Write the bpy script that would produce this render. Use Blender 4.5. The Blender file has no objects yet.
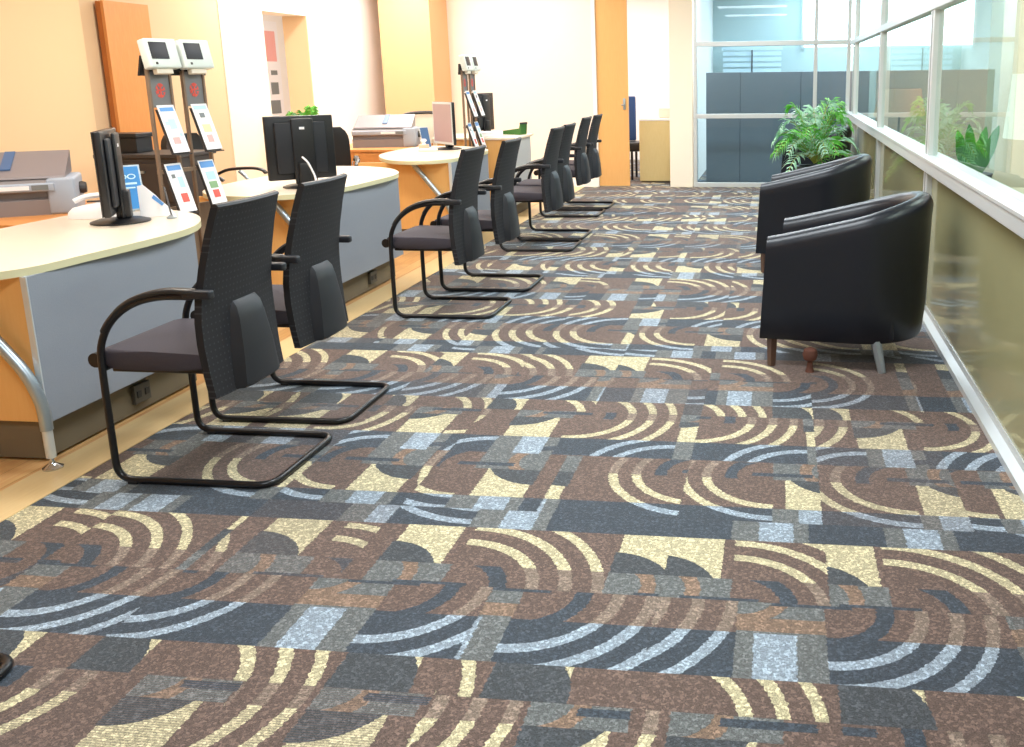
import bpy, bmesh, math, random
from mathutils import Vector, Matrix, Euler
random.seed(7)
S = bpy.context.scene
C = S.collection
PI = math.pi

# ------------------------------------------------------------------ materials
def srgb(r, g, b):
    f = lambda c: (c/255/12.92) if c/255 <= .04045 else ((c/255+.055)/1.055)**2.4
    return (f(r), f(g), f(b), 1)

def mat(name, col, rough=.5, metal=0, noise=0, scale=30, bump=0, spec=.5, coat=0):
    m = bpy.data.materials.new(name); m.use_nodes = True
    nt = m.node_tree; b = nt.nodes['Principled BSDF']
    c = srgb(*col)
    b.inputs['Base Color'].default_value = c
    b.inputs['Roughness'].default_value = rough
    b.inputs['Metallic'].default_value = metal
    b.inputs['Specular IOR Level'].default_value = spec
    b.inputs['Coat Weight'].default_value = coat
    if noise or bump:
        tc = nt.nodes.new('ShaderNodeTexCoord'); n = nt.nodes.new('ShaderNodeTexNoise')
        n.inputs['Scale'].default_value = scale; n.inputs['Detail'].default_value = 4
        nt.links.new(tc.outputs['Object'], n.inputs['Vector'])
        if noise:
            r = nt.nodes.new('ShaderNodeMix'); r.data_type = 'RGBA'
            r.inputs[6].default_value = tuple(max(0, x*(1-noise)) for x in c[:3])+(1,)
            r.inputs[7].default_value = tuple(min(1, x*(1+noise)) for x in c[:3])+(1,)
            nt.links.new(n.outputs['Fac'], r.inputs[0]); nt.links.new(r.outputs[2], b.inputs['Base Color'])
        if bump:
            bp = nt.nodes.new('ShaderNodeBump'); bp.inputs['Strength'].default_value = bump
            bp.inputs['Distance'].default_value = .002
            nt.links.new(n.outputs['Fac'], bp.inputs['Height']); nt.links.new(bp.outputs[0], b.inputs['Normal'])
    return m

def wood(name, c1, c2, rough=.4, scale=(1, 1, 1), freq=14, spec=.5):
    m = bpy.data.materials.new(name); m.use_nodes = True
    nt = m.node_tree; b = nt.nodes['Principled BSDF']
    b.inputs['Roughness'].default_value = rough; b.inputs['Specular IOR Level'].default_value = spec
    tc = nt.nodes.new('ShaderNodeTexCoord'); mp = nt.nodes.new('ShaderNodeMapping')
    mp.inputs['Scale'].default_value = scale
    n = nt.nodes.new('ShaderNodeTexNoise'); n.inputs['Scale'].default_value = freq
    n.inputs['Detail'].default_value = 5; n.inputs['Distortion'].default_value = .4
    r = nt.nodes.new('ShaderNodeMix'); r.data_type = 'RGBA'
    r.inputs[6].default_value = srgb(*c1); r.inputs[7].default_value = srgb(*c2)
    nt.links.new(tc.outputs['Object'], mp.inputs[0]); nt.links.new(mp.outputs[0], n.inputs['Vector'])
    nt.links.new(n.outputs['Fac'], r.inputs[0]); nt.links.new(r.outputs[2], b.inputs['Base Color'])
    return m

def glass(name, tint, ior=1.5, rough=.0):
    m = bpy.data.materials.new(name); m.use_nodes = True
    nt = m.node_tree; nt.nodes.clear()
    o = nt.nodes.new('ShaderNodeOutputMaterial'); mx = nt.nodes.new('ShaderNodeMixShader')
    t = nt.nodes.new('ShaderNodeBsdfTransparent'); g = nt.nodes.new('ShaderNodeBsdfGlossy')
    f = nt.nodes.new('ShaderNodeFresnel'); f.inputs['IOR'].default_value = ior
    t.inputs['Color'].default_value = srgb(*tint); g.inputs['Roughness'].default_value = rough
    g.inputs['Color'].default_value = (.95, 1, 1, 1)
    # reflect on the outer faces only (the Fresnel node would give total reflection inside the thin pane)
    ge = nt.nodes.new('ShaderNodeNewGeometry'); iv = nt.nodes.new('ShaderNodeMath'); iv.operation = 'SUBTRACT'; iv.inputs[0].default_value = 1
    mu = nt.nodes.new('ShaderNodeMath'); mu.operation = 'MULTIPLY'
    nt.links.new(ge.outputs['Backfacing'], iv.inputs[1]); nt.links.new(iv.outputs[0], mu.inputs[0]); nt.links.new(f.outputs[0], mu.inputs[1])
    nt.links.new(mu.outputs[0], mx.inputs[0]); nt.links.new(t.outputs[0], mx.inputs[1])
    nt.links.new(g.outputs[0], mx.inputs[2]); nt.links.new(mx.outputs[0], o.inputs[0])
    return m

def emit(name, col, s):
    m = bpy.data.materials.new(name); m.use_nodes = True
    b = m.node_tree.nodes['Principled BSDF']
    b.inputs['Base Color'].default_value = srgb(*col)
    b.inputs['Emission Color'].default_value = srgb(*col); b.inputs['Emission Strength'].default_value = s
    return m

class E:
    """tiny expression builder for Math nodes"""
    nt = None
    def __init__(s, v): s.v = v
    @staticmethod
    def op(o, *a):
        n = E.nt.nodes.new('ShaderNodeMath'); n.operation = o
        for i, x in enumerate(a):
            x = x.v if isinstance(x, E) else x
            if isinstance(x, (int, float)): n.inputs[i].default_value = x
            else: E.nt.links.new(x, n.inputs[i])
        return E(n.outputs[0])
    def __add__(s, o): return E.op('ADD', s, o)
    def __sub__(s, o): return E.op('SUBTRACT', s, o)
    def __rsub__(s, o): return E.op('SUBTRACT', o, s)
    def __mul__(s, o): return E.op('MULTIPLY', s, o)
    def __truediv__(s, o): return E.op('DIVIDE', s, o)
    def __gt__(s, o): return E.op('GREATER_THAN', s, o)
    def __lt__(s, o): return E.op('LESS_THAN', s, o)
    def floor(s): return E.op('FLOOR', s)
    def mod(s, o): return E.op('FLOORED_MODULO', s, o)
    def sqrt(s): return E.op('SQRT', s)
    def rng(s, a, b): return (s > a)*(s < b)
    @staticmethod
    def rnd(a, b, c=0.0):
        n = E.nt.nodes.new('ShaderNodeTexWhiteNoise'); n.noise_dimensions = '3D'
        cb = E.nt.nodes.new('ShaderNodeCombineXYZ')
        for i, x in enumerate((a, b, c)):
            x = x.v if isinstance(x, E) else x
            if isinstance(x, (int, float)): cb.inputs[i].default_value = x
            else: E.nt.links.new(x, cb.inputs[i])
        E.nt.links.new(cb.outputs[0], n.inputs[0])
        return E(n.outputs[0])
    @staticmethod
    def mix(f, a, b):
        n = E.nt.nodes.new('ShaderNodeMix'); n.data_type = 'RGBA'
        if isinstance(f, E): E.nt.links.new(f.v, n.inputs[0])
        else: n.inputs[0].default_value = f
        for i, x in ((6, a), (7, b)):
            if isinstance(x, tuple): n.inputs[i].default_value = x
            else: E.nt.links.new(x, n.inputs[i])
        return n.outputs[2]

def carpet_material():
    m = bpy.data.materials.new('patterned_carpet'); m.use_nodes = True
    nt = m.node_tree; b = nt.nodes['Principled BSDF']; E.nt = nt
    b.inputs['Roughness'].default_value = .85; b.inputs['Specular IOR Level'].default_value = .35
    b.inputs['Sheen Weight'].default_value = .25; b.inputs['Sheen Roughness'].default_value = .4
    b.inputs['Sheen Tint'].default_value = (.8, .9, 1, 1)
    tc = nt.nodes.new('ShaderNodeTexCoord'); sp = nt.nodes.new('ShaderNodeSeparateXYZ')
    nt.links.new(tc.outputs['Object'], sp.inputs[0])
    T = .457
    # woven edges wobble by a few millimetres
    wn = nt.nodes.new('ShaderNodeTexNoise'); wn.inputs['Scale'].default_value = 90; wn.inputs['Detail'].default_value = 1
    nt.links.new(tc.outputs['Object'], wn.inputs['Vector'])
    wob = (E(wn.outputs['Fac'])-.5)*.035
    u = (E(sp.outputs[0])-.15)/T + wob
    v = (E(sp.outputs[1])-1.787)/T
    tx = u.floor(); ty = v.floor()
    vs = v+.63
    sup = (vs/4).floor(); q = vs-sup*4          # q in 0..4, q = v+.63
    g1 = q > .92; g2 = q > 2.36                 # groups: 0..0.92 | 0.92..2.36 | 2.36..4
    cv = g1*1.05 + .55 + g2*1.78                # centres .55, 1.60, 3.38
    dv = q - cv
    gid = sup*3 + g1 + g2
    # bands along q:  C .00-.46  T .46-.63  C .63-.92  N .92-1.32  T 1.32-1.87  C 1.87-2.36 N 2.36-2.84  C 2.84-3.32 T 3.32-3.64 N 3.64-4
    N = q.rng(.92, 1.32)+q.rng(2.36, 2.84)+q.rng(3.64, 4.001)
    Tm = q.rng(.46, .63)+q.rng(1.32, 1.87)+q.rng(3.32, 3.64)
    Cb = 1-(N+Tm)
    r_t = E.rnd(tx, ty, 3.1)
    shift = (r_t*5).floor()*.27
    P = 1.50
    uu = u+shift+gid*.53
    # groups alternate direction of the arcs
    sgn = 1-g2*2
    uu = uu*sgn
    cx = (uu/P).floor(); w = uu-cx*P
    r0 = E.rnd(cx, gid, 1.7); r1 = E.rnd(cx, gid, 5.3)
    w0 = r0*.14+.42
    dx = w-w0
    dxe = dx*(r0*.15+.90)
    rr = (dxe*dxe+dv*dv).sqrt()
    right = dx > 0
    k = r1*.12+.94
    rk = rr/k
    rings = (rk.rng(.50, .575)+rk.rng(.69, .765)+rk.rng(.88, .95)*(r1 > .3))*right
    inner = rk.rng(.29, .39)*right
    left = 1-right
    # solid blocks left of the arc centre, cut by a quarter disc
    vb = dv+.20
    disc_c = ((w*w)+((dv.__rsub__(.12))*(dv.__rsub__(.12)))).sqrt()
    disc = (disc_c < (r0*.12+.34))*left
    block = w.rng(.02, .42)*left
    nblk = w.rng(.10, .33)*left
    arc_l = disc_c.rng(.22, .31)*left
    brown, navy, lblue = srgb(92, 75, 68), srgb(52, 60, 70), srgb(132, 145, 158)
    grey, cream, taupe = srgb(92, 95, 96), srgb(176, 167, 136), srgb(120, 105, 94)
    tan, char = srgb(118, 97, 82), srgb(60, 64, 69)
    # navy band
    cN = E.mix(rings, navy, lblue)
    cN = E.mix(left, cN, grey)
    cN = E.mix(arc_l, cN, navy)
    cN = E.mix(nblk, cN, lblue)
    # cream / brown band
    cC = E.mix(rings, brown, cream)
    cC = E.mix(block, cC, cream)
    cC = E.mix(disc, cC, char)
    # transition band
    cT = E.mix(rings, brown, taupe)
    cT = E.mix(left, cT, grey)
    cT = E.mix(arc_l, cT, tan)
    cT = E.mix(left*dv.rng(-.26, -.13), cT, tan)
    cT = E.mix(dx.rng(-.3, .16)*dv.rng(.0, .06), cT, navy)
    cT = E.mix(inner, cT, navy)
    col = E.mix(Tm, E.mix(N, cC, cN), cT)
    # some tiles are woven in a narrower range of yarn: fine ribs
    rib = (((v*60).mod(1)) > .5)*(E.rnd(tx, ty, 9.9) > .86)*.45
    col = E.mix(rib, col, srgb(96, 80, 74))
    # seams
    seam = ((u-tx) < .008)+((v-ty) < .008)
    col = E.mix(seam*.2, col, srgb(60, 56, 56))
    # yarn speckle
    sp1 = nt.nodes.new('ShaderNodeTexNoise'); sp1.inputs['Scale'].default_value = 330; sp1.inputs['Detail'].default_value = 2
    nt.links.new(tc.outputs['Object'], sp1.inputs['Vector'])
    sp2 = nt.nodes.new('ShaderNodeTexVoronoi'); sp2.inputs['Scale'].default_value = 150
    nt.links.new(tc.outputs['Object'], sp2.inputs['Vector'])
    sc = nt.nodes.new('ShaderNodeSeparateColor'); nt.links.new(sp2.outputs['Color'], sc.inputs[0])
    f = (E(sp1.outputs['Fac'])-.5)*2.6 + .86 + (E(sc.outputs[0])*E(sc.outputs[0])*E(sc.outputs[0]))*1.15
    mul = nt.nodes.new('ShaderNodeMix'); mul.data_type = 'RGBA'; mul.blend_type = 'MULTIPLY'; mul.inputs[0].default_value = 1
    cmb = nt.nodes.new('ShaderNodeCombineColor')
    for i in range(3): nt.links.new(f.v, cmb.inputs[i])
    nt.links.new(col, mul.inputs[6]); nt.links.new(cmb.outputs[0], mul.inputs[7])
    nt.links.new(mul.outputs[2], b.inputs['Base Color'])
    bp = nt.nodes.new('ShaderNodeBump'); bp.inputs['Strength'].default_value = .5; bp.inputs['Distance'].default_value = .003
    nt.links.new(sp1.outputs['Fac'], bp.inputs['Height']); nt.links.new(bp.outputs[0], b.inputs['Normal'])
    return m

def plank_floor():
    m = bpy.data.materials.new('wood_floor'); m.use_nodes = True
    nt = m.node_tree; b = nt.nodes['Principled BSDF']
    b.inputs['Roughness'].default_value = .3
    tc = nt.nodes.new('ShaderNodeTexCoord'); mp = nt.nodes.new('ShaderNodeMapping')
    mp.inputs['Rotation'].default_value = (0, 0, PI/2)
    br = nt.nodes.new('ShaderNodeTexBrick'); br.inputs['Scale'].default_value = 1
    br.inputs['Brick Width'].default_value = 1.2; br.inputs['Row Height'].default_value = .095
    br.inputs['Mortar Size'].default_value = .0012
    br.inputs['Color1'].default_value = srgb(236, 190, 132); br.inputs['Color2'].default_value = srgb(218, 164, 104)
    br.inputs['Mortar'].default_value = srgb(170, 118, 70)
    n = nt.nodes.new('ShaderNodeTexNoise'); n.inputs['Scale'].default_value = 9
    mp2 = nt.nodes.new('ShaderNodeMapping'); mp2.inputs['Scale'].default_value = (12, .7, 1)
    nt.links.new(tc.outputs['Object'], mp.inputs[0]); nt.links.new(tc.outputs['Object'], mp2.inputs[0])
    nt.links.new(mp.outputs[0], br.inputs['Vector']); nt.links.new(mp2.outputs[0], n.inputs['Vector'])
    x = nt.nodes.new('ShaderNodeMix'); x.data_type = 'RGBA'; x.blend_type = 'OVERLAY'; x.inputs[0].default_value = .35
    nt.links.new(br.outputs['Color'], x.inputs[6]); nt.links.new(n.outputs['Fac'], x.inputs[7])
    nt.links.new(x.outputs[2], b.inputs['Base Color'])
    return m

def perforated(name, col):
    m = mat(name, col, .75)
    nt = m.node_tree; b = nt.nodes['Principled BSDF']
    tc = nt.nodes.new('ShaderNodeTexCoord'); mp = nt.nodes.new('ShaderNodeMapping')
    mp.inputs['Scale'].default_value = (0, 50, 44)
    vo = nt.nodes.new('ShaderNodeTexVoronoi'); vo.inputs['Scale'].default_value = 1; vo.inputs['Randomness'].default_value = 0
    r = nt.nodes.new('ShaderNodeMath'); r.operation = 'LESS_THAN'; r.inputs[1].default_value = .16
    nt.links.new(tc.outputs['Object'], mp.inputs[0]); nt.links.new(mp.outputs[0], vo.inputs['Vector'])
    nt.links.new(vo.outputs['Distance'], r.inputs[0])
    x = nt.nodes.new('ShaderNodeMix'); x.data_type = 'RGBA'
    x.inputs[6].default_value = srgb(*col); x.inputs[7].default_value = srgb(48, 48, 54)
    nt.links.new(r.outputs[0], x.inputs[0]); nt.links.new(x.outputs[2], b.inputs['Base Color'])
    return m

M = {
 'carpet': carpet_material(), 'floor': plank_floor(),
 'strip': wood('pale_strip', (240, 214, 164), (228, 196, 142), .32, (10, .6, 1)),
 'beige': mat('beige_paint', (222, 192, 156), .7, bump=.15, scale=60),
 'peach': mat('peach_paint', (242, 208, 166), .7, bump=.1, scale=60),
 'peach2': mat('column_peach_paint', (226, 178, 132), .7),
 'cream': mat('cream_paint', (250, 240, 222), .7, bump=.1, scale=60),
 'white': mat('white_paint', (246, 243, 240), .7, bump=.1, scale=60),
 'pinkwhite': mat('rose_white_paint', (246, 232, 220), .65, bump=.1, scale=60),
 'ceil': mat('ceiling_paint', (240, 240, 236), .8),
 'orange_wood': wood('orange_veneer', (214, 140, 76), (228, 160, 94), .4, (8, 8, .8)),
 'orange_edge': wood('orange_edge', (176, 100, 44), (190, 116, 56), .4, (8, 8, .8)),
 'door_wood': wood('pale_door_veneer', (226, 168, 100), (236, 184, 118), .4, (9, 9, .6)),
 'desk_wood': wood('desk_side_veneer', (232, 176, 104), (240, 190, 122), .4, (9, 9, .8)),
 'desk_top': wood('desk_top_laminate', (238, 222, 200), (245, 232, 214), .28, (2, 9, 1)),
 'desk_edge': mat('desk_edge', (222, 216, 176), .4),
 'desk_grey': mat('grey_panel', (146, 152, 162), .55, bump=.3, scale=300, noise=.06),
 'desk_light': mat('pale_grey_panel', (200, 202, 200), .5),
 'plinth': mat('plinth', (112, 102, 84), .6),
 'brown': wood('brown_laminate', (128, 106, 88), (144, 122, 102), .5, (8, 8, 1)),
 'steel': mat('satin_steel', (170, 182, 190), .35, .7),
 'chrome': mat('chrome', (200, 200, 205), .12, 1),
 'alu': mat('aluminium', (214, 220, 222), .35, .35),
 'alu_dark': mat('aluminium_groove', (120, 124, 124), .4, .4),
 'blackmetal': mat('black_steel', (26, 27, 31), .3, .2),
 'black': mat('black_plastic', (27, 28, 32), .38),
 'blackfab': perforated('black_mesh', (24, 25, 31)),
 'blackshell': mat('black_shell', (29, 32, 39), .5),
 'seatfab': mat('seat_fabric', (66, 62, 72), .8, noise=.2, scale=200, bump=.5),
 'leather': mat('black_leather', (18, 23, 34), .34, noise=.1, scale=40, bump=.25, spec=.5),
 'legwood': wood('dark_leg', (74, 52, 44), (98, 72, 60), .4, (8, 8, 1)),
 'redwood': mat('reddish_wood', (92, 54, 42), .6),
 'printer': mat('printer_plastic', (166, 176, 192), .5),
 'printer2': mat('printer_front', (138, 132, 134), .5),
 'smoke': mat('smoked_tray', (138, 130, 134), .35),
 'darkgrey': mat('dark_grey', (62, 58, 58), .5),
 'greycol': mat('stand_grey', (128, 128, 130), .5),
 'device': mat('device_white', (228, 238, 234), .4),
 'screen': mat('screen_off', (40, 40, 46), .45),
 'pinkscreen': mat('screen_pinkish', (176, 150, 152), .3),
 'blueprint': mat('blue_print', (46, 130, 200), .4),
 'paper': mat('paper', (246, 246, 250), .6),
 'blueink': mat('blue_ink', (100, 160, 226), .5),
 'palink': mat('pale_ink', (190, 224, 238), .5),
 'redink': mat('red_ink', (232, 96, 84), .5),
 'pinkink': mat('pink_ink', (244, 176, 172), .5),
 'greyink': mat('grey_ink', (120, 126, 128), .5),
 'greenink': mat('green_ink', (140, 178, 130), .5),
 'yellowink': mat('yellow_ink', (226, 226, 170), .5),
 'ribbon': mat('blue_ribbon', (70, 104, 150), .4),
 'green': mat('green_folder', (62, 110, 48), .5),
 'leaf': mat('leaf_green', (92, 176, 62), .45, noise=.35, scale=9),
 'leaf2': mat('leaf_pale', (160, 206, 176), .3, noise=.3, scale=9),
 'stem': mat('stem_olive', (150, 160, 70), .5),
 'soil': mat('soil', (58, 44, 34), .9),
 'olive': mat('frosted_olive_film', (162, 160, 122), .08, noise=.10, scale=1.2, spec=1),
 'glass_r': glass('clear_glass_cool', (228, 240, 236), 1.6),
 'glass_b': glass('blue_tinted_glass', (220, 234, 240), 1.35),
 'partition': mat('grey_screen_fabric', (140, 142, 148), .8, bump=.3, scale=200),
 'seam': mat('dark_seam', (60, 68, 76), .7),
 'teal_wall': mat('pale_teal_paint', (186, 204, 204), .7),
 'window': emit('daylight_window', (235, 248, 255), 5.0),
 'blind': mat('pale_blind', (206, 228, 238), .6),
 'shade': mat('lamp_shade', (232, 196, 172), .7),
 'shadew': emit('lamp_shade_lit', (255, 244, 234), .55),
 'bluechair': mat('blue_fabric', (52, 84, 140), .8),
 'bluepot': mat('dark_blue_pot', (34, 52, 84), .3),
 'filecab': wood('pale_cabinet', (214, 196, 140), (224, 208, 156), .5, (6, 6, 1)),
 'socket': mat('socket', (70, 66, 60), .4),
}

# ------------------------------------------------------------------ mesh helpers
def bm_box(bm, x0, x1, y0, y1, z0, z1, bev=0, mtx=None):
    vs = [bm.verts.new((x, y, z)) for z in (z0, z1) for x, y in ((x0, y0), (x1, y0), (x1, y1), (x0, y1))]
    fs = [bm.faces.new([vs[i] for i in f]) for f in ((3, 2, 1, 0), (4, 5, 6, 7), (0, 1, 5, 4), (1, 2, 6, 5), (2, 3, 7, 6), (3, 0, 4, 7))]
    geo = vs
    if bev:
        es = list({e for f in fs for e in f.edges})
        r = bmesh.ops.bevel(bm, geom=es, offset=bev, segments=3, profile=.5, affect='EDGES')
        geo = [v for v in r['verts']]
        geo = list({v for f in r['faces'] for v in f.verts} | set(v for v in vs if v.is_valid))
    if mtx is not None: bmesh.ops.transform(bm, matrix=mtx, verts=[v for v in geo if v.is_valid])
    return bm

def bm_prism(bm, pts, z0, z1, bev=0, axis='z'):
    """polygon extruded; axis z: pts (x,y); axis y: pts (x,z); axis x: pts (y,z)"""
    def P(p, h):
        return (p[0], p[1], h) if axis == 'z' else (p[0], h, p[1]) if axis == 'y' else (h, p[0], p[1])
    a = [bm.verts.new(P(p, z0)) for p in pts]; b = [bm.verts.new(P(p, z1)) for p in pts]
    n = len(pts); fs = [bm.faces.new(a[::-1]), bm.faces.new(b)]
    for i in range(n): fs.append(bm.faces.new((a[i], a[(i+1) % n], b[(i+1) % n], b[i])))
    if bev:
        es = list(fs[0].edges)+list(fs[1].edges)
        bmesh.ops.bevel(bm, geom=es, offset=bev, segments=2, profile=.5, affect='EDGES')
    return bm

def bm_cyl(bm, x, y, z0, z1, r, r2=None, n=24):
    return bm_lathe(bm, [(0, z0), (r, z0), (r2 if r2 is not None else r, z1), (0, z1)], x, y, n)

def bm_lathe(bm, prof, x=0, y=0, n=28):
    rings = []
    for r, z in prof:
        if r < 1e-6: rings.append([bm.verts.new((x, y, z))])
        else: rings.append([bm.verts.new((x+r*math.cos(2*PI*i/n), y+r*math.sin(2*PI*i/n), z)) for i in range(n)])
    for a, b in zip(rings, rings[1:]):
        for i in range(n):
            j = (i+1) % n
            if len(a) == 1 and len(b) == 1: break
            if len(a) == 1: bm.faces.new((a[0], b[j], b[i]))
            elif len(b) == 1: bm.faces.new((a[i], a[j], b[0]))
            else: bm.faces.new((a[i], a[j], b[j], b[i]))
    return bm

def smooth_path(pts, sub=6):
    """Catmull-Rom through the points"""
    out = []
    P = [Vector(p) for p in pts]; n = len(P)
    for i in range(n-1):
        p0, p1, p2, p3 = P[max(i-1, 0)], P[i], P[i+1], P[min(i+2, n-1)]
        for k in range(sub):
            t = k/sub
            out.append(.5*((2*p1)+(p2-p0)*t+(2*p0-5*p1+4*p2-p3)*t*t+(3*p1-p0-3*p2+p3)*t**3))
    out.append(P[-1]); return out

def round_path(pts, r, seg=6):
    """polyline with rounded corners"""
    P = [Vector(p) for p in pts]; out = [P[0]]
    for a, b, c in zip(P, P[1:], P[2:]):
        d1 = (a-b); d2 = (c-b); rr = min(r, d1.length*.49, d2.length*.49)
        s = b+d1.normalized()*rr; e = b+d2.normalized()*rr
        for k in range(seg+1):
            t = k/seg; out.append((1-t)**2*s+2*t*(1-t)*b+t*t*e)
    out.append(P[-1]); return out

def bm_tube(bm, path, r, n=10, flat=None, radii=None):
    path = [Vector(p) for p in path]
    rings = []; up = None
    for i, p in enumerate(path):
        d = (path[min(i+1, len(path)-1)]-path[max(i-1, 0)]).normalized()
        if up is None:
            up = Vector((0, 0, 1)) if abs(d.z) < .9 else Vector((1, 0, 0))
        up = (up-d*up.dot(d)).normalized(); s = d.cross(up)
        rr = radii[i] if radii else r
        fl = flat or 1
        rings.append([bm.verts.new(p+s*math.cos(2*PI*k/n)*rr+up*math.sin(2*PI*k/n)*rr*fl) for k in range(n)])
    for a, b in zip(rings, rings[1:]):
        for k in range(n): bm.faces.new((a[k], a[(k+1) % n], b[(k+1) % n], b[k]))
    bm.faces.new(rings[0][::-1]); bm.faces.new(rings[-1])
    return bm

def bm_grid(bm, rows, close_u=False):
    V = [[bm.verts.new(p) for p in r] for r in rows]
    for a, b in zip(V, V[1:]):
        for i in range(len(a)-1): bm.faces.new((a[i], a[i+1], b[i+1], b[i]))
        if close_u: bm.faces.new((a[-1], a[0], b[0], b[-1]))
    return V

def obj(name, bm, m, parent=None, smooth=False, angle=40, loc=None, rot=None):
    bmesh.ops.recalc_face_normals(bm, faces=bm.faces)
    me = bpy.data.meshes.new(name); bm.to_mesh(me); bm.free()
    ms = m if isinstance(m, (list, tuple)) else [m]
    for x in ms: me.materials.append(M[x] if isinstance(x, str) else x)
    if smooth:
        for p in me.polygons: p.use_smooth = True
        me.set_sharp_from_angle(angle=math.radians(angle))
    o = bpy.data.objects.new(name, me); C.objects.link(o)
    if parent: o.parent = parent
    if loc: o.location = loc
    if rot: o.rotation_euler = rot
    return o

def B(*a, **k): return bm_box(bmesh.new(), *a, **k)
def tag(o, label, cat, group=None):
    o['label'] = label; o['category'] = cat
    if group: o['group'] = group
    return o
def thing(name, label, cat, loc=(0, 0, 0), rz=0, group=None):
    o = bpy.data.objects.new(name, None); C.objects.link(o); o.location = loc
    o.rotation_euler = (0, 0, rz); o.empty_display_size = .1
    return tag(o, label, cat, group)
def struct(name, bm, m, parent=None, **k):
    o = obj(name, bm, m, parent, **k)
    if not parent: o['kind'] = 'structure'
    return o
def structroot(name, loc=(0, 0, 0)):
    o = bpy.data.objects.new(name, None); C.objects.link(o); o.location = loc; o['kind'] = 'structure'; return o
def dup(root, loc, rz, label, group=None):
    r = root.copy(); C.objects.link(r); r.location = loc; r.rotation_euler = (0, 0, rz); r['label'] = label
    if group: r['group'] = group
    def rec(src, dst):
        for ch in list(src.children):
            c = ch.copy(); C.objects.link(c); c.parent = dst; rec(ch, c)
    rec(root, r); return r

# ------------------------------------------------------------------ setting
BY = 11.61      # back wall plane
CE = 2.75       # ceiling height
XL = -5.0
struct('floor', B(-2.455, 3.6, -2.0, 17.0, -.06, 0), 'carpet')
struct('floor_wood', B(-7.0, -2.64, -2.0, 17.0, -.06, 0), 'floor')
struct('trim_1', B(-2.64, -2.455, -2.0, BY, -.06, .003), 'strip')
struct('floor_doorway', B(-2.64, -2.455, BY, 17.0, -.06, 0), 'carpet')
struct('ceiling', B(-7.0, 3.6, -2.0, 17.0, CE, CE+.1), 'ceil')
struct('wall_front', B(-7.0, 3.6, -2.1, -2.0, 0, CE), 'peach')
# left wall in three paints, with an opening
struct('wall_left', B(XL-.27, XL, -2.0, 8.08, 0, CE), 'beige')
struct('trim_2', B(XL, XL+.035, 4.95, 5.12, 0, CE), 'peach')
struct('trim_3', B(XL, XL+.02, 5.12, 6.35, 0, CE), 'peach')
struct('column_1', B(XL-.27, XL+.01, 8.08, 8.80, 0, CE, bev=.004), 'cream')
struct('wall_left_rear', B(XL-.27, XL, 9.70, BY, 0, CE), 'white')
struct('wall_left_lintel', B(XL-.27, XL, 8.80, 9.70, 2.03, CE), 'white')
struct('trim_4', B(XL-.272, XL-.004, 9.685, 9.70, 0, 2.03), 'peach')
struct('wall_left_beyond', B(-7.0, -6.9, 4.0, 13.0, 0, CE), 'white')
struct('wall_left_end', B(-7.0, XL-.27, 12.9, 13.0, 0, CE), 'white')
struct('wall_side_room', B(-7.0, XL-.27, 8.0, 8.1, 0, CE), 'white')
# back wall, column and door
struct('wall_back', B(XL-.27, -2.32, BY, BY+.12, 0, CE), 'pinkwhite')
struct('column_2', B(-4.77, -4.14, 11.0, BY, 0, CE, bev=.006), 'peach2')
bsb = bmesh.new(); bm_box(bsb, -4.14, -2.32, BY-.012, BY, 0, .09)
struct('baseboard_back', bsb, 'white')
struct('column_3', B(-1.36, -1.075, BY-.02, BY+.22, 0, CE, bev=.005), 'cream')
struct('wall_back_lintel', B(-2.32, -1.36, BY, BY+.12, 2.6, CE), 'pinkwhite')
d = structroot('door_1', (-2.0, BY+.05, 0))
obj('door_frame', B(-.32, -.27, -.06, .08, 0, 2.6, bev=.004), 'white', d)
obj('door_panel', B(-.27, .12, -.03, .01, .01, 2.6, bev=.002), 'door_wood', d)
hb = bmesh.new(); bm_box(hb, .055, .085, -.045, -.03, .96, 1.10, bev=.004); bm_tube(hb, [(.07, -.05, 1.02), (.07, -.08, 1.02), (.04, -.08, 1.02)], .008)
obj('door_handle', hb, 'steel', d, smooth=True)
# room behind the doorway
struct('wall_inner_back', B(-7.0, -1.1, 15.5, 15.6, 0, CE), 'white')
struct('wall_inner_side', B(-1.20, -1.08, BY+.22, 15.5, 0, CE), 'white')
t = thing('file_cabinet', 'pale wooden low cabinet seen through the open doorway', 'cabinet', (-1.55, 12.25, 0))
obj('cabinet_body', B(-.27, .22, -.15, .35, .02, .80, bev=.004), 'filecab', t)
obj('cabinet_top', B(-.28, .23, -.16, .36, .80, .825, bev=.004), 'paper', t)
obj('plinth', B(-.25, .20, -.13, .33, 0, .02), 'plinth', t)
t = tag(obj('paper_box', B(-.08, .10, -.1, .1, 0, .13, bev=.006), 'cream', loc=(-1.50, 12.35, .826)), 'small off-white box on top of the low cabinet in the doorway', 'box')
# ---- glass partition at the back
w1 = structroot('window_1', (0, BY, 0))
def frame_bar(x0, x1, y0, y1, z0, z1, par, nm='window_frame', m='alu'):
    return obj(nm, B(x0, x1, y0, y1, z0, z1, bev=.004), m, par)
for x in (-1.04, .41, .80): frame_bar(x-.022, x+.022, -.03, .03, 0, CE, w1, 'mullion')
for z in (.03, .875, 1.735, 2.62): frame_bar(-1.06, .82, -.035, .035, z-.028, z+.028, w1, 'transom')
for xa, xb in ((-1.02, .39), (.43, .78)):
    for za, zb in ((.06, .85), (.90, 1.71), (1.76, 2.60)):
        obj('window_pane', B(xa, xb, -.004, .004, za, zb), 'glass_b', w1)
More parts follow.
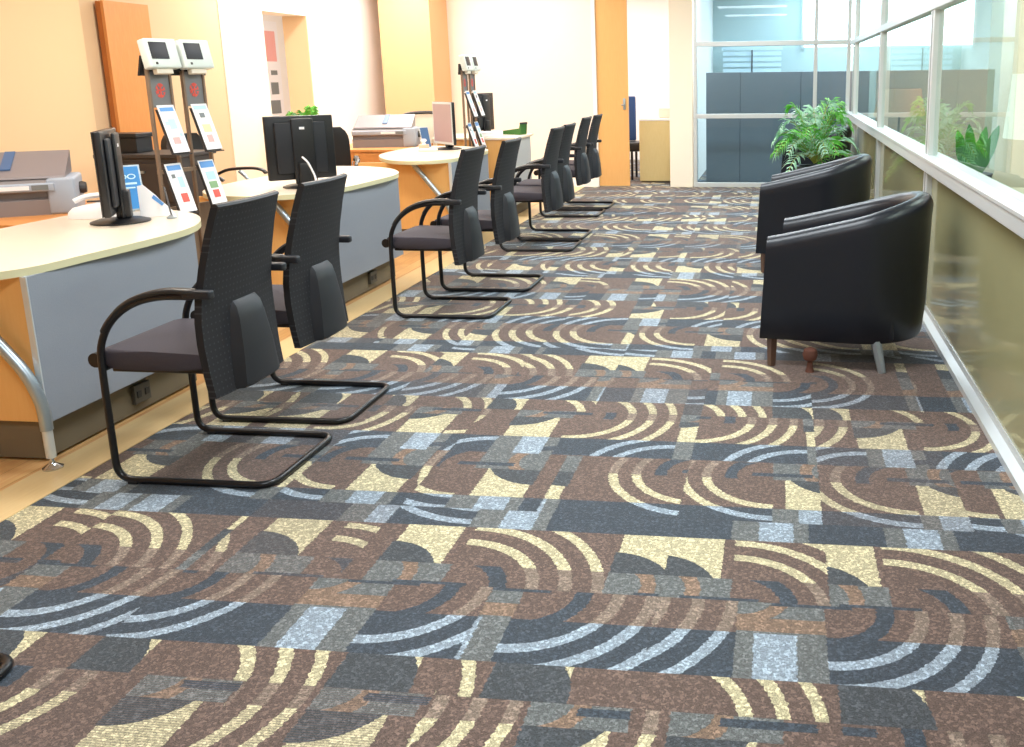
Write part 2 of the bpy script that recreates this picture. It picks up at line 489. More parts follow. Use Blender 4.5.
# ---- glass partition on the right
w2 = structroot('window_2', (.823, 0, 0))
def post(y, hw, nm='post', x=0):
    bm = bmesh.new(); bm_box(bm, -.012, .04, y-hw, y+hw, 0, CE, bev=.004); obj(nm, bm, 'alu', w2)
    obj('groove', B(-.0135, -.0115, y-.007, y+.007, 0, CE), 'alu_dark', w2)
for y, hw in ((8.10, .05), (5.36, .06), (2.70, .06), (0, .06), (10.86, .035)): post(y, hw)
frame_bar(-.045, .075, -2.0, BY-.04, .845, .915, w2, 'rail')
obj('rail_lip', B(-.052, .085, -2.0, BY-.04, .905, .925, bev=.004), 'alu', w2)
frame_bar(-.02, .05, -2.0, BY-.04, 1.70, 1.75, w2, 'transom')
frame_bar(-.02, .05, -2.0, BY-.04, 2.60, 2.65, w2, 'transom')
bb = bmesh.new(); bm_prism(bb, [(-.02, 0), (-.02, .028), (.012, .045), (.012, .075), (.06, .075), (.06, 0)], -2.0, BY-.04, axis='y')
obj('base_rail', bb, 'alu', w2)
ys = [-1.95, -.06, .06, 2.64, 2.76, 5.30, 5.42, 8.05, 8.15, 10.825, 10.895, BY-.05]
for a, b in zip(ys[::2], ys[1::2]):
    obj('lower_panel', B(.018, .034, a, b, .075, .845), 'olive', w2)
    obj('window_pane', B(.014, .022, a, b, .925, 1.70), 'glass_r', w2)
    obj('window_pane', B(.014, .022, a, b, 1.75, 2.60), 'glass_r', w2)
# ---- rooms behind the glass
struct('wall_far', B(-1.1, 3.6, 15.2, 15.3, 0, CE), 'teal_wall')
struct('wall_right', B(3.5, 3.6, -2.0, 15.2, 0, CE), 'beige')
wn = structroot('window_3', (1.3, 15.18, 2.28))
obj('window_pane', B(-.95, 1.6, -.01, .0, -.50, .42), 'window', wn)
for x in (-.97, .3, 1.62): obj('mullion', B(x-.02, x+.02, -.05, .0, -.52, .44), 'alu', wn)
t = thing('office_screen', 'long grey fabric workstation screen standing behind the back glass', 'screen', (0, 12.2, 0))
for i, (a, b) in enumerate(((-.955, -.52), (-.515, .25), (.255, 1.1))):
    obj('screen_panel', B(a, b, 0, .05, 0.0, 1.40, bev=.004), 'partition', t)
    obj('seam', B(b, b+.005, .004, .046, 0.0, 1.40), 'seam', t)
t = thing('window_blind', 'pale horizontal blind hanging beyond the grey screen', 'blind', (-.45, 14.9, 0))
for k in range(5):
    obj('slat', B(-.45, .45, -.02, .02, 1.32+k*.085, 1.375+k*.085), 'blind', t)
obj('cord', B(-.01, .01, -.035, -.025, 1.25, 1.74), 'seam', t)
obj('head_rail', B(-.47, .47, -.03, .03, 1.74, 1.79), 'blind', t)

struct('wall_inner_low', B(1.12, 3.5, 11.4, 11.5, 0, 1.40), 'pinkwhite')
# adjoining room furniture seen through the right glass
t = thing('meeting_table', 'pale pinkish wooden table inside the room behind the right glass', 'table', (1.75, 4.1, 0))
obj('tabletop', B(-.72, .9, -1.5, 1.1, .72, .76, bev=.006), 'desk_top', t)
for sx in (-.6, .8):
    for sy in (-1.35, .95): obj('leg', B(sx-.03, sx+.03, sy-.03, sy+.03, 0, .72), 'steel', t)
struct('column_4', B(1.52, 1.9, 6.9, 7.3, 0, CE, bev=.005), 'cream')
struct('column_5', B(2.6, 3.1, 7.6, 8.1, 0, CE, bev=.005), 'peach')

# ------------------------------------------------------------------ visitor chairs
def make_chair(loc, label, group):
    t = thing('cantilever_chair', label, 'chair', loc, 0, group)
    R = .0125
    W = .232
    # one bent tube: armrest - front leg - runner - rear bar - runner - leg - armrest
    def side(s):
        return [(.10, s*W, .675), (-.02, s*W, .672), (-.12, s*W, .645), (-.20, s*W, .59), (-.248, s*W, .515), (-.262, s*W, .43), (-.264, s*W, .20)]
    a = smooth_path(side(-1), 5); b = smooth_path(side(1), 5)[::-1]
    low = round_path([(-.264, -W, .20), (-.264, -W, R), (.305, -W, R), (.305, W, R), (-.264, W, R), (-.264, W, .20)], .065, 7)
    bm = bmesh.new(); bm_tube(bm, a[:-1]+low[0:]+b[1:], R, 10)
    obj('sled_frame', bm, 'blackmetal', t, smooth=True)
    # glides under the runners
    for s in (-1, 1):
        bm = bmesh.new(); bm_box(bm, -.22, -.185, s*W-.014, s*W+.014, 0, .012, bev=.002)
        obj('glide', bm, 'black', t)
    # arm pads
    for s in (-1, 1):
        pts = smooth_path([(.12, s*W, .690), (.02, s*W, .693), (-.07, s*W, .676), (-.145, s*W, .643), (-.205, s*W, .59), (-.238, s*W, .545)], 5)
        rad = [.019]*len(pts); rad[0] = .012; rad[-1] = .014
        bm = bmesh.new(); bm_tube(bm, pts, .019, 10, flat=.6, radii=rad)
        obj('armrest', bm, 'black', t, smooth=True)
        bm = bmesh.new(); bm_box(bm, .07, .172, s*W-.016, s*W+.016, .668, .698, bev=.008)
        obj('arm_bracket', bm, 'blackshell', t, smooth=True)
    # seat: padded, waterfall front
    bm = bmesh.new()
    prof = [(-.300, .435), (-.305, .452), (-.290, .472), (-.25, .480), (-.1, .476), (.06, .470), (.112, .468), (.112, .412), (.0, .408), (-.2, .408), (-.28, .412)]
    bm_prism(bm, prof, -.215, .215, bev=.012, axis='y')
    obj('seat', bm, 'seatfab', t, smooth=True, angle=50)
    bm = bmesh.new(); bm_tube(bm, [(-.298, -.218, .44), (-.298, .218, .44)], .026, 14); bm_tube(bm, [(-.262, -W, .415), (-.262, W, .415)], .011); bm_box(bm, -.26, .10, -.19, .19, .392, .41, bev=.004)
    obj('seat_frame', bm, 'blackmetal', t, smooth=True)
    # back: thin curved mesh panel, kinked at the lumbar
    zs = [(.315, .122), (.40, .111), (.50, .104), (.58, .103), (.66, .109), (.76, .128), (.86, .153), (.93, .174), (.965, .186)]
    bm = bmesh.new()
    front, rear = [], []
    for z, x in zs:
        tpr = .226 - max(0, (z-.56))*.09 - max(0, .5-z)*.04
        rowf, rowr = [], []
        for k in range(11):
            f = -1+k*.2; y = f*tpr; cx = x - .018*(1-f*f)*-1
            rowf.append((cx-.013, y, z)); rowr.append((cx+.013, y, z))
        front.append(rowf); rear.append(rowr)
    ring_rows = [f+r[::-1] for f, r in zip(front, rear)]
    V = bm_grid(bm, ring_rows, close_u=True)
    bm.faces.new(V[0]); bm.faces.new(V[-1])
    obj('backrest', bm, 'blackfab', t, smooth=True, angle=50)
    # top trim
    bm = bmesh.new()
    bm_tube(bm, [(.186+.018*(1-f*f), f*.188, .967) for f in [-1+.2*k for k in range(11)]], .0155, 8, flat=.7)
    obj('top_trim', bm, 'blackshell', t, smooth=True)
    # rear shell over the mounting
    bm = bmesh.new()
    rows = []
    for z, x, hw, dp in ((.318, .136, .125, .045), (.33, .134, .127, .060), (.45, .126, .110, .062), (.56, .121, .092, .052), (.60, .123, .086, .038), (.622, .126, .08, .014)):
        rows.append([(x, -hw, z), (x+dp*.8, -hw*.86, z), (x+dp, -hw*.6, z), (x+dp, hw*.6, z), (x+dp*.8, hw*.86, z), (x, hw, z)])
    V = bm_grid(bm, rows, close_u=True); bm.faces.new(V[0]); bm.faces.new(V[-1])
    obj('rear_shell', bm, 'blackshell', t, smooth=True, angle=35)
    return t

CG = 'black cantilever visitor chairs along the desks'
CX = -2.04
c1 = make_chair((CX+.02, 3.01, 0), 'black cantilever chair nearest the camera, in full view, in front of first desk', CG)
chairs = [
 (CX+.0, 3.61, .01, 'black cantilever chair directly behind the nearest one, at the first desk'),
 (CX+.08, 5.29, 0, 'black cantilever chair, front one of the second pair, at the second desk'),
 (CX+.11, 5.98, 0, 'black cantilever chair, rear one of the second pair'),
 (CX+.08, 7.40, 0, 'black cantilever chair, front one of the third pair'),
 (CX+.06, 7.93, 0, 'black cantilever chair, rear one of the third pair, mostly overlapped'),
 (CX-.06, 9.24, 0, 'black cantilever chair, front one of the farthest pair near the wooden door'),
 (CX-.06, 9.82, 0, 'farthest black cantilever chair, closest to the wooden door'),
 (CX-.07, 1.56, 0, 'black cantilever chair at left edge of which only a tube corner shows'),
]
for x, y, r, l in chairs: dup(c1, (x, y, 0), r, l)

# ------------------------------------------------------------------ service desks
def closed_smooth(pts, sub=6):
    n = len(pts); out = []
    P = [Vector((p[0], p[1], 0)) for p in pts]
    for i in range(n):
        p0, p1, p2, p3 = P[i-1], P[i], P[(i+1) % n], P[(i+2) % n]
        for k in range(sub):
            t = k/sub
            q = .5*((2*p1)+(p2-p0)*t+(2*p0-5*p1+4*p2-p3)*t*t+(3*p1-p0-3*p2+p3)*t**3)
            out.append((q.x, q.y))
    return out
OUT = [(-.80, .42), (-.60, .05), (-.40, -.14), (-.18, -.15), (-.03, .02), (.0, .3), (.02, .6), (.01, .88), (-.06, 1.08), (-.2, 1.28), (-.37, 1.41), (-.56, 1.47), (-.76, 1.46), (-.85, 1.30), (-.86, .8)]
OUT2 = [(-.87, .35), (-.82, .0), (-.66, -.23), (-.44, -.31), (-.22, -.27), (-.06, -.12), (-.005, .12)] + OUT[6:]
def make_desk(loc, label, group, ext=0):
    t = thing('service_desk', label, 'desk', loc, 0, group)
    zt = .735
    bm = bmesh.new(); o = closed_smooth(OUT2 if ext else OUT)
    bm_prism(bm, o, zt-.028, zt, bev=.006)
    bm.faces.ensure_lookup_table(); bm.normal_update()
    for f in bm.faces: f.material_index = 0 if f.normal.z > .8 or f.normal.z < -.8 else 1
    obj('desktop', bm, ['desk_top', 'desk_edge'], t, smooth=True, angle=30)
    obj('modesty_panel', B(-.035, -.015, -ext*.7, .965, .165, zt-.028, bev=.002), 'desk_grey', t)
    obj('panel_edge', B(-.036, -.013, -.006-ext*.7, -ext*.7, .165, zt-.028), 'alu', t)
    obj('side_panel', B(-.80, -.036, .005-ext*.7, .027-ext*.7, .165, zt-.028, bev=.001), 'desk_wood', t)
    obj('side_panel', B(-.72, -.036, .94, .962, .165, zt-.028, bev=.001), 'desk_wood', t)
    obj('plinth', B(-.78, -.075, .03-ext*.7, .94, .012, .165), 'plinth', t)
    # leaning steel leg with a levelling foot
    bm = bmesh.new(); bm_tube(bm, round_path([(-.32, -.04, zt-.03), (-.045, -.03, .36), (-.005, -.028, .24), (-.005, -.028, .15)], .09, 7), .021, 14)
    L = obj('leg', bm, 'steel', t, smooth=True)
    bm = bmesh.new(); bm_cyl(bm, -.005, -.028, .045, .16, .017); obj('leg_post', bm, 'alu', L, smooth=True)
    bm = bmesh.new(); bm_lathe(bm, [(0, 0), (.034, 0), (.034, .008), (.012, .022), (.008, .03), (.008, .048), (0, .048)], -.005, -.028)
    obj('foot', bm, 'chrome', L, smooth=True)
    L.location.y = -ext*.7
    bm = bmesh.new(); bm_box(bm, -.074, -.055, .50, .60, .05, .13, bev=.003)
    s = obj('socket_box', bm, 'socket', t)
    bm = bmesh.new()
    for y in (.525, .575): bm_box(bm, -.054, -.051, y-.013, y+.013, .075, .105, bev=.001)
    obj('socket_hole', bm, 'black', s)
    return t
DG = 'service desks with rounded tops'
DX = -2.60
d1 = make_desk((DX, 2.89, 0), 'nearest curved service desk with grey front panel at left edge', DG)
d2 = make_desk((DX, 5.19, 0), 'second curved service desk, behind the second chair and carrying the monitor seen from behind', DG, ext=.17)
d3 = dup(d1, (DX, 7.22, 0), 0, 'third curved service desk, pale rounded tip and orange side panel showing past second desk')
# far counter, square-ended
t = thing('service_counter', 'far pale grey counter with square end beside the rose white wall', 'counter', (DX, 9.05, 0))
obj('countertop', B(-.85, .01, -.04, .66, .765, .79, bev=.006), 'desk_top', t)
obj('front_panel', B(-.035, -.012, -.02, .60, .12, .765, bev=.002), 'desk_light', t)
obj('side_panel', B(-.80, -.036, .58, .60, .12, .765), 'desk_light', t)
obj('side_panel', B(-.80, -.036, -.02, .0, .12, .765), 'desk_wood', t)
obj('plinth', B(-.78, -.06, .0, .58, .0, .12), 'plinth', t)

# side counters for the printers
def side_counter(x0, x1, y0, y1, label):
    cx, cy = (x0+x1)/2, (y0+y1)/2; hx, hy = (x1-x0)/2, (y1-y0)/2
    t = thing('side_counter', label, 'counter', (cx, cy, 0))
    obj('countertop', B(-hx, hx, -hy, hy, .705, .73, bev=.004), 'orange_wood', t)
    obj('carcass', B(-hx+.02, hx-.02, -hy+.02, hy, .08, .705), 'desk_wood', t)
    obj('plinth', B(-hx+.05, hx-.05, -hy+.06, hy-.02, 0, .08), 'plinth', t)
    for s in (-1, 1):
        f = obj('cabinet_door', B(s*hx/2-hx/2+.025, s*hx/2+hx/2-.025, -hy+.004, -hy+.02, .09, .695, bev=.002), 'orange_wood', t)
        bm = bmesh.new(); bm_tube(bm, [(s*.03, -hy+.004, .50), (s*.03, -hy-.02, .50), (s*.03, -hy-.02, .62), (s*.03, -hy+.004, .62)], .005)
        obj('door_handle', bm, 'steel', f, smooth=True)
    return t
side_counter(-4.45, -3.48, 3.86, 4.70, 'orange wooden side counter under the nearest printer')
side_counter(-4.35, -3.49, 8.30, 9.15, 'orange wooden side counter under the farther printer')

# ------------------------------------------------------------------ passbook printers
def make_printer(loc, rz, label):
    t = thing('passbook_printer', label, 'printer', loc, rz, 'grey desktop printers')
    W, D = .29, .17
    bm = bmesh.new(); bm_prism(bm, [(-D, 0), (-D, .075), (-D+.03, .085), (-D+.03, .11), (-D, .115), (-D, .15), (-D+.04, .175), (D, .185), (D, 0)], -W, W-.07, axis='x')
    obj('body', bm, 'printer2', t)
    obj('end_block', B(W-.11, W+.01, -D-.005, D, 0, .178, bev=.012), 'printer', t, smooth=True)
    obj('front_bar', B(-W, W-.075, -D-.015, -D+.02, .118, .158, bev=.006), 'printer', t, smooth=True)
    obj('control_panel', B(W-.17, W-.10, -D-.0175, -D-.015, .125, .150), 'greyink', t)
    obj('name_strip', B(-.02, W-.18, -D-.0175, -D-.015, .128, .148), 'paper', t)
    bm = bmesh.new(); bm_prism(bm, [(-D+.03, .178), (-D+.035, .188), (D-.0, .295), (D+.02, .29), (D-.02, .185)], -W+.01, W-.03, axis='x')
    obj('paper_tray', bm, 'smoke', t)
    bm = bmesh.new(); bm_prism(bm, [(-.06, .218), (-.06, .224), (D-.01, .298), (D-.01, .292)], -.02, .025, axis='x'); obj('paper_guide', bm, 'ribbon', t)
    bm = bmesh.new(); bm_lathe(bm, [(0, 0), (.03, 0), (.032, .012), (.026, .03), (0, .03)], 0, 0)
    bmesh.ops.transform(bm, matrix=Matrix.Translation((W+.01, .02, .11)) @ Matrix.Rotation(PI/2, 4, 'Y'), verts=bm.verts)
    obj('platen_knob', bm, 'darkgrey', t, smooth=True)
    return t
p1 = make_printer((-3.84, 4.23, .73), math.radians(33), 'grey printer with blue stripe on its lid, left edge, by the nearest desk')
dup(p1, (-3.80, 8.74, .73), math.radians(14), 'grey printer in the distance below the beige column')

# ------------------------------------------------------------------ monitors
def make_monitor(loc, rz, label, scr='screen'):
    t = thing('computer_monitor', label, 'monitor', loc, rz, 'flat computer monitors on the desks')
    obj('casing', B(-.012, .018, -.20, .20, .045, .425, bev=.008), 'black', t, smooth=True)
    obj('rear_housing', B(.018, .034, -.15, .15, .08, .39, bev=.01), 'blackshell', t, smooth=True)
    obj('rear_spine', B(.033, .048, -.055, .075, .02, .41, bev=.008), 'black', t, smooth=True)
    obj('logo', B(.0485, .0495, -.01, .02, .345, .36), 'paper', t)
    obj('front_bezel', B(-.0165, -.012, -.198, .198, .047, .423, bev=.001), 'alu' if scr != 'screen' else 'darkgrey', t)
    obj('screen', B(-.019, -.0165, -.182, .182, .07, .405), scr, t)
    bm = bmesh.new(); bm_lathe(bm, [(0, 0), (.125, 0), (.125, .006), (.10, .014), (.04, .02), (0, .02)], .02); obj('base', bm, 'black', t, smooth=True)
    bm = bmesh.new(); bm_box(bm, .01, .07, -.035, .035, .018, .15, bev=.01); obj('neck', bm, 'black', t, smooth=True)
    return t
m1 = make_monitor((-3.05, 3.93, .736), math.radians(28), 'black monitor seen almost edge-on standing on the nearest desk')
m2 = dup(m1, (-2.88, 5.36, .736), math.radians(-47), 'black monitor turned with its back to the camera on the second desk')
m4 = dup(m1, (-3.05, 9.45, .791), math.radians(-12), 'black monitor back with tiny logo on the far counter')
m3 = make_monitor((-3.03, 8.25, .736), math.radians(45), 'monitor with a pinkish grey screen facing left on the third desk', 'pinkscreen')
bm = bmesh.new(); bm_tube(bm, smooth_path([(.10, 0, .19), (.13, .02, .16), (.13, .05, .09), (.15, .06, .03), (.17, .08, .008)], 5), .006)
o = obj('cable', bm, 'paper', smooth=True, loc=(-2.86, 5.28, .736), rot=(0, 0, math.radians(-47)))
tag(o, 'white cable hanging down behind the monitor on the second desk', 'cable')

# ------------------------------------------------------------------ brochure stands
def seg_glyph(bm, strokes, x, y0, z0, s, th=.0012, w=.006):
    """little upright strokes drawn on a +x facing surface; strokes are ((y,z),(y,z))"""
    for (a, b), (c, d) in strokes:
        p, q = Vector((y0+a*s, z0+b*s)), Vector((y0+c*s, z0+d*s)); dd = (q-p).normalized(); n = Vector((-dd.y, dd.x))*w/2
        bm_prism(bm, [tuple(p-n), tuple(q-n), tuple(q+n), tuple(p+n)], x, x+th, axis='x')

def make_stand(loc, rz, label):
    t = thing('brochure_stand', label, 'stand', loc, rz, 'two-column brochure stands')
    for s in (-1, 1):
        cy = s*.108
        col = obj('column', B(-.03, -.018, cy-.064, cy+.064, 1.24, 1.44), 'greycol', t)
        for e in (-1, 1):
            obj('side_rail', B(-.03, -.010, cy+e*.066-.007, cy+e*.066+.007, .06, 1.44, bev=.002), 'brown', t)
        bm = bmesh.new()   # red emblem: a ring of petals
        for k in range(8):
            a = k*PI/4; bm_prism(bm, [(cy+math.cos(a+.3*j)*.030*(.5+.5*(j % 2 == 0)), 1.325+math.sin(a+.3*j)*.038*(.5+.5*(j % 2 == 0))) for j in range(3)], -.018, -.0165, axis='x')
        seg_glyph(bm, [((-.3, .6), (.3, .6)), ((0, .9), (0, -.8)), ((-.5, 0), (.5, .1)), ((-.4, -.6), (.4, -.7)), ((-.5, .3), (-.4, -.4))], -.0165, cy, 1.325, .04, w=.009)
        obj('emblem', bm, 'redink', col)
        for zb, zt in ((1.01, 1.25), (.70, .95)):
            # wire / acrylic holder, kicked out at its foot
            bm = bmesh.new(); bm_prism(bm, [(-.012, zt-.02), (-.006, zt-.02), (.070, zb), (.070, zb-.008), (.062, zb-.008)], cy-.053, cy+.053, axis='y')
            obj('brochure_holder', bm, 'darkgrey', t)
            obj('holder_lip', B(.062, .090, cy-.053, cy+.053, zb-.012, zb-.006), 'darkgrey', t)
    obj('cross_bar', B(-.032, -.012, -.18, .18, .90, .92), 'brown', t)
    obj('cross_bar', B(-.032, -.012, -.18, .18, 1.42, 1.44), 'black', t)
    bm = bmesh.new(); bm_prism(bm, [(-.21, 1.40), (.21, 1.40), (.185, 1.50), (-.185, 1.50)], -.045, -.03, axis='x'); obj('head_plate', bm, 'black', t)
    obj('lower_panel', B(-.045, -.032, -.172, .172, .06, .72), 'brown', t)
    bm = bmesh.new(); bm_box(bm, -.12, .10, -.18, .18, 0, .03, bev=.006); bm_box(bm, -.045, .0, -.18, .18, .03, .06); obj('base_plate', bm, 'darkgrey', t)
    return t
SB = {}
def brochure(root_loc, rz, s, zb, zt, label, kinds):
    """leaflet leaning in its holder"""
    cy = s*.108
    bm = bmesh.new()
    W = .052
    top = Vector((-.004, zt)); bot = Vector((.076, zb))
    d = (bot-top); L = d.length; d.normalize(); n = Vector((-d.y, d.x));  n = n if n.x > 0 else -n
    def quad(y0, y1, a, b, off, mi):
        p, q = top+d*(a*L)+n*off, top+d*(b*L)+n*off; th = n*.0015
        f0 = len(bm.faces)
        bm_prism(bm, [tuple(p), tuple(q), tuple(q+th), tuple(p+th)], cy+y0*W, cy+y1*W, axis='y')
        bm.faces.ensure_lookup_table()
        for f in bm.faces[f0:]: f.material_index = mi
    quad(-1, 1, 0, 1, .002, 0)
    mats = ['paper']
    for (y0, y1, a, b, m) in kinds:
        if m not in mats: mats.append(m)
        quad(y0, y1, a, b, .0036, mats.index(m))
    o = obj('brochure', bm, mats, loc=root_loc, rot=(0, 0, rz))
    return tag(o, label, 'brochure', 'leaflets in the brochure stands')
def display_unit(root_loc, rz, s, label):
    r = thing('display_unit', label, 'display', root_loc, rz, 'small white display units on the brochure stands')
    cy = s*.108
    R = Matrix.Translation((.0, cy, 1.505)) @ Matrix.Rotation(math.radians(-12), 4, 'Y')
    def bx(nm, a, m, bev=.004): obj(nm, B(*a, bev=bev, mtx=R), m, r, smooth=True)
    bx('casing', (-.02, .035, -.096, .096, -.075, .075), 'device', .010)
    bx('screen', (.0345, .0375, -.078, .028, -.03, .055), 'screen', .001)
    bx('button', (.0345, .038, -.062, -.050, -.058, -.046), 'darkgrey', .001)
    bx('mount', (-.015, .015, -.05, .05, -.10, -.075), 'cream', .003)
    return r
BRK = {
 (-1, 1): [(-.8, .8, .05, .13, 'blueink'), (-.3, .5, .3, .5, 'palink'), (-.7, -.3, .35, .42, 'palink'), (-.5, .3, .68, .82, 'pinkink'), (.5, .8, .6, .66, 'palink')],
 (1, 1): [(-.8, .8, .04, .12, 'palink'), (-.35, .25, .2, .3, 'greyink'), (-.5, .5, .45, .62, 'yellowink'), (-.4, .3, .68, .84, 'pinkink')],
 (-1, 0): [(-.8, .8, .04, .14, 'blueink'), (-.6, -.2, .22, .30, 'greyink'), (.0, .6, .28, .5, 'palink'), (-.3, .5, .62, .8, 'redink')],
 (1, 0): [(-.85, .85, .03, .16, 'blueink'), (-.5, .6, .25, .42, 'palink'), (-.5, .5, .46, .60, 'greenink'), (-.4, .4, .64, .80, 'redink')],
}
for loc, rz, who, w2_ in (((-3.13, 4.64, 0), math.radians(-13), 'nearer', 0), ((-2.955, 8.82, 0), math.radians(0), 'farther', 1)):
    st = make_stand(loc, rz, ('grey and brown two-column brochure stand between the first and second desks' if not w2_ else 'distant narrow two-column brochure stand behind the third desk'))
    for s, side in ((-1, 'left'), (1, 'right')):
        display_unit(loc, rz, s, f'small white display box with dark screen on {side} column of the {who} brochure stand')
        for k, (zb, zt, row) in enumerate(((1.01, 1.25, 'upper'), (.70, .95, 'lower'))):
            brochure(loc, rz, s, zb, zt, f'leaflet in {row} holder, {side} column of the {who} brochure stand', BRK[(s, 1-k)])

# ------------------------------------------------------------------ small things on the desks
# telephone
t = thing('telephone', 'white desk telephone lying on the nearest desk between printer and monitor', 'telephone', (-3.27, 4.10, .736), math.radians(25))
bm = bmesh.new()
rows = []
for z, k in ((0, 1), (.03, .97), (.055, .8), (.066, .5)):
    rows.append([(math.cos(a)*.13*k, math.sin(a)*.085*k, z*(1+.15*math.cos(a))) for a in [2*PI*i/24 for i in range(24)]])
V = bm_grid(bm, rows, close_u=True); bm.faces.new(V[0]); bm.faces.new(V[-1])
obj('body', bm, 'paper', t, smooth=True)
obj('handset_slot', B(-.04, .06, -.012, .01, .07, .078, bev=.004), 'darkgrey', t)
obj('lamp', B(.02, .05, -.072, -.064, .03, .045), 'redink', t)
bm = bmesh.new(); bm_tube(bm, smooth_path([(-.10, .02, .075), (-.05, .03, .095), (.04, .03, .10), (.10, .02, .08)], 5), .018, 10, flat=.7)
obj('handset', bm, 'paper', t, smooth=True)
# blue desk card in a holder
t = thing('desk_card', 'blue printed card in a pale frame standing behind the nearest monitor', 'card', (-3.23, 4.26, .736), math.radians(-42))
lean = Matrix.Rotation(math.radians(-14), 4, 'Y')
obj('card_frame', B(-.01, .0, -.085, .085, .004, .235, bev=.003, mtx=lean), 'steel', t)
obj('card_print', B(.0, .002, -.076, .076, .012, .225, mtx=lean), 'blueprint', t)
bm = bmesh.new()
for cy in (.0, .04):
    for k in range(10):
        a0, a1 = 2*PI*k/10, 2*PI*(k+1)/10
        bm_prism(bm, [(cy+.02*math.cos(a0), .175+.014*math.sin(a0)), (cy+.02*math.cos(a1), .175+.014*math.sin(a1)), (cy+.014*math.cos(a1), .175+.009*math.sin(a1)), (cy+.014*math.cos(a0), .175+.009*math.sin(a0))], .002, .003, axis='x')
bm_box(bm, .002, .003, -.03, .06, .135, .145); bm_box(bm, .002, .003, -.05, .05, .115, .122)
bmesh.ops.transform(bm, matrix=lean, verts=bm.verts)
obj('card_symbol', bm, 'palink', t)
obj('card_stand', B(-.085, -.0, -.03, .03, 0, .006), 'steel', t)
# papers
def paper(x, y, z, rz, w, d, h, label, m='paper', tilt=0, n='paper_sheet'):
    o = obj(n, B(-w/2, w/2, -d/2, d/2, 0, h, bev=min(h*.3, .004)), m, loc=(x, y, z), rot=(tilt, 0, rz)); return tag(o, label, 'paper')
t = thing('paper_tray', 'white folded leaflets propped up beside the blue card on nearest desk', 'leaflets', (-2.97, 4.12, .736), math.radians(37))
bm = bmesh.new(); bm_prism(bm, [(-.075, 0), (.075, 0), (.055, .02), (.0, .10), (-.05, .155), (-.075, .15)], -.004, .004, axis='y'); obj('leaflet', bm, 'paper', t)
bm = bmesh.new(); bm_prism(bm, [(-.06, 0), (.08, 0), (.04, .05), (-.02, .11)], .02, .026, axis='y'); obj('leaflet', bm, 'paper', t)
bm = bmesh.new(); bm_prism(bm, [(-.02, .09), (.02, .05), (.03, .06), (-.01, .105)], -.006, -.004, axis='y'); obj('blue_mark', bm, 'blueink', t)
t = thing('desk_pen', 'slim dark pen on a small holder standing at the edge of the nearest desk', 'pen', (-2.86, 4.06, .736))
bm = bmesh.new(); bm_lathe(bm, [(0, 0), (.022, 0), (.022, .006), (.008, .016), (0, .016)]); obj('pen_base', bm, 'steel', t, smooth=True)
bm = bmesh.new(); bm_tube(bm, [(0, 0, .012), (-.035, .035, .075), (-.07, .07, .14)], .005, 8, radii=[.003, .005, .005]); obj('pen_barrel', bm, 'darkgrey', t, smooth=True)
# third desk clutter
t = thing('desk_card', 'small blue card leaning beside the monitor with the pinkish screen', 'card', (-3.26, 8.40, .736), math.radians(-40))
lean = Matrix.Rotation(math.radians(-16), 4, 'Y')
obj('card_frame', B(-.006, .0, -.045, .045, .004, .2, bev=.002, mtx=lean), 'alu', t)
obj('card_print', B(.0, .002, -.04, .04, .01, .193, mtx=lean), 'ribbon', t)
obj('card_stand', B(-.07, 0, -.02, .02, 0, .005), 'alu', t)
paper(-3.12, 8.05, .736, .3, .16, .11, .02, 'low stack of cream papers below the pinkish monitor', 'cream')
t = thing('tissue_box', 'small tan box with white tissue on the third desk', 'box', (-3.20, 8.16, .736), .4)
obj('box_body', B(-.045, .045, -.035, .035, 0, .05, bev=.003), 'redink' if False else 'shade', t)
bm = bmesh.new(); bm_lathe(bm, [(.022, .05), (.012, .065), (.03, .085), (.018, .10), (0, .09)], n=9); obj('tissue', bm, 'paper', t, smooth=True)
paper(-2.90, 9.15, .791, .2, .26, .2, .05, 'white paper pile at near end of the far counter')
t = thing('green_folder', 'green wedge-shaped document tray on the far counter', 'folder', (-2.745, 9.53, .791), math.radians(-25))
bm = bmesh.new(); bm_prism(bm, [(-.14, 0), (.12, 0), (.13, .11), (.118, .11), (.105, .065), (-.13, .035)], -.05, .05, axis='y'); obj('tray_body', bm, 'green', t)
obj('tray_lip', B(.12, .13, -.055, .055, .105, .125), 'darkgrey', t)

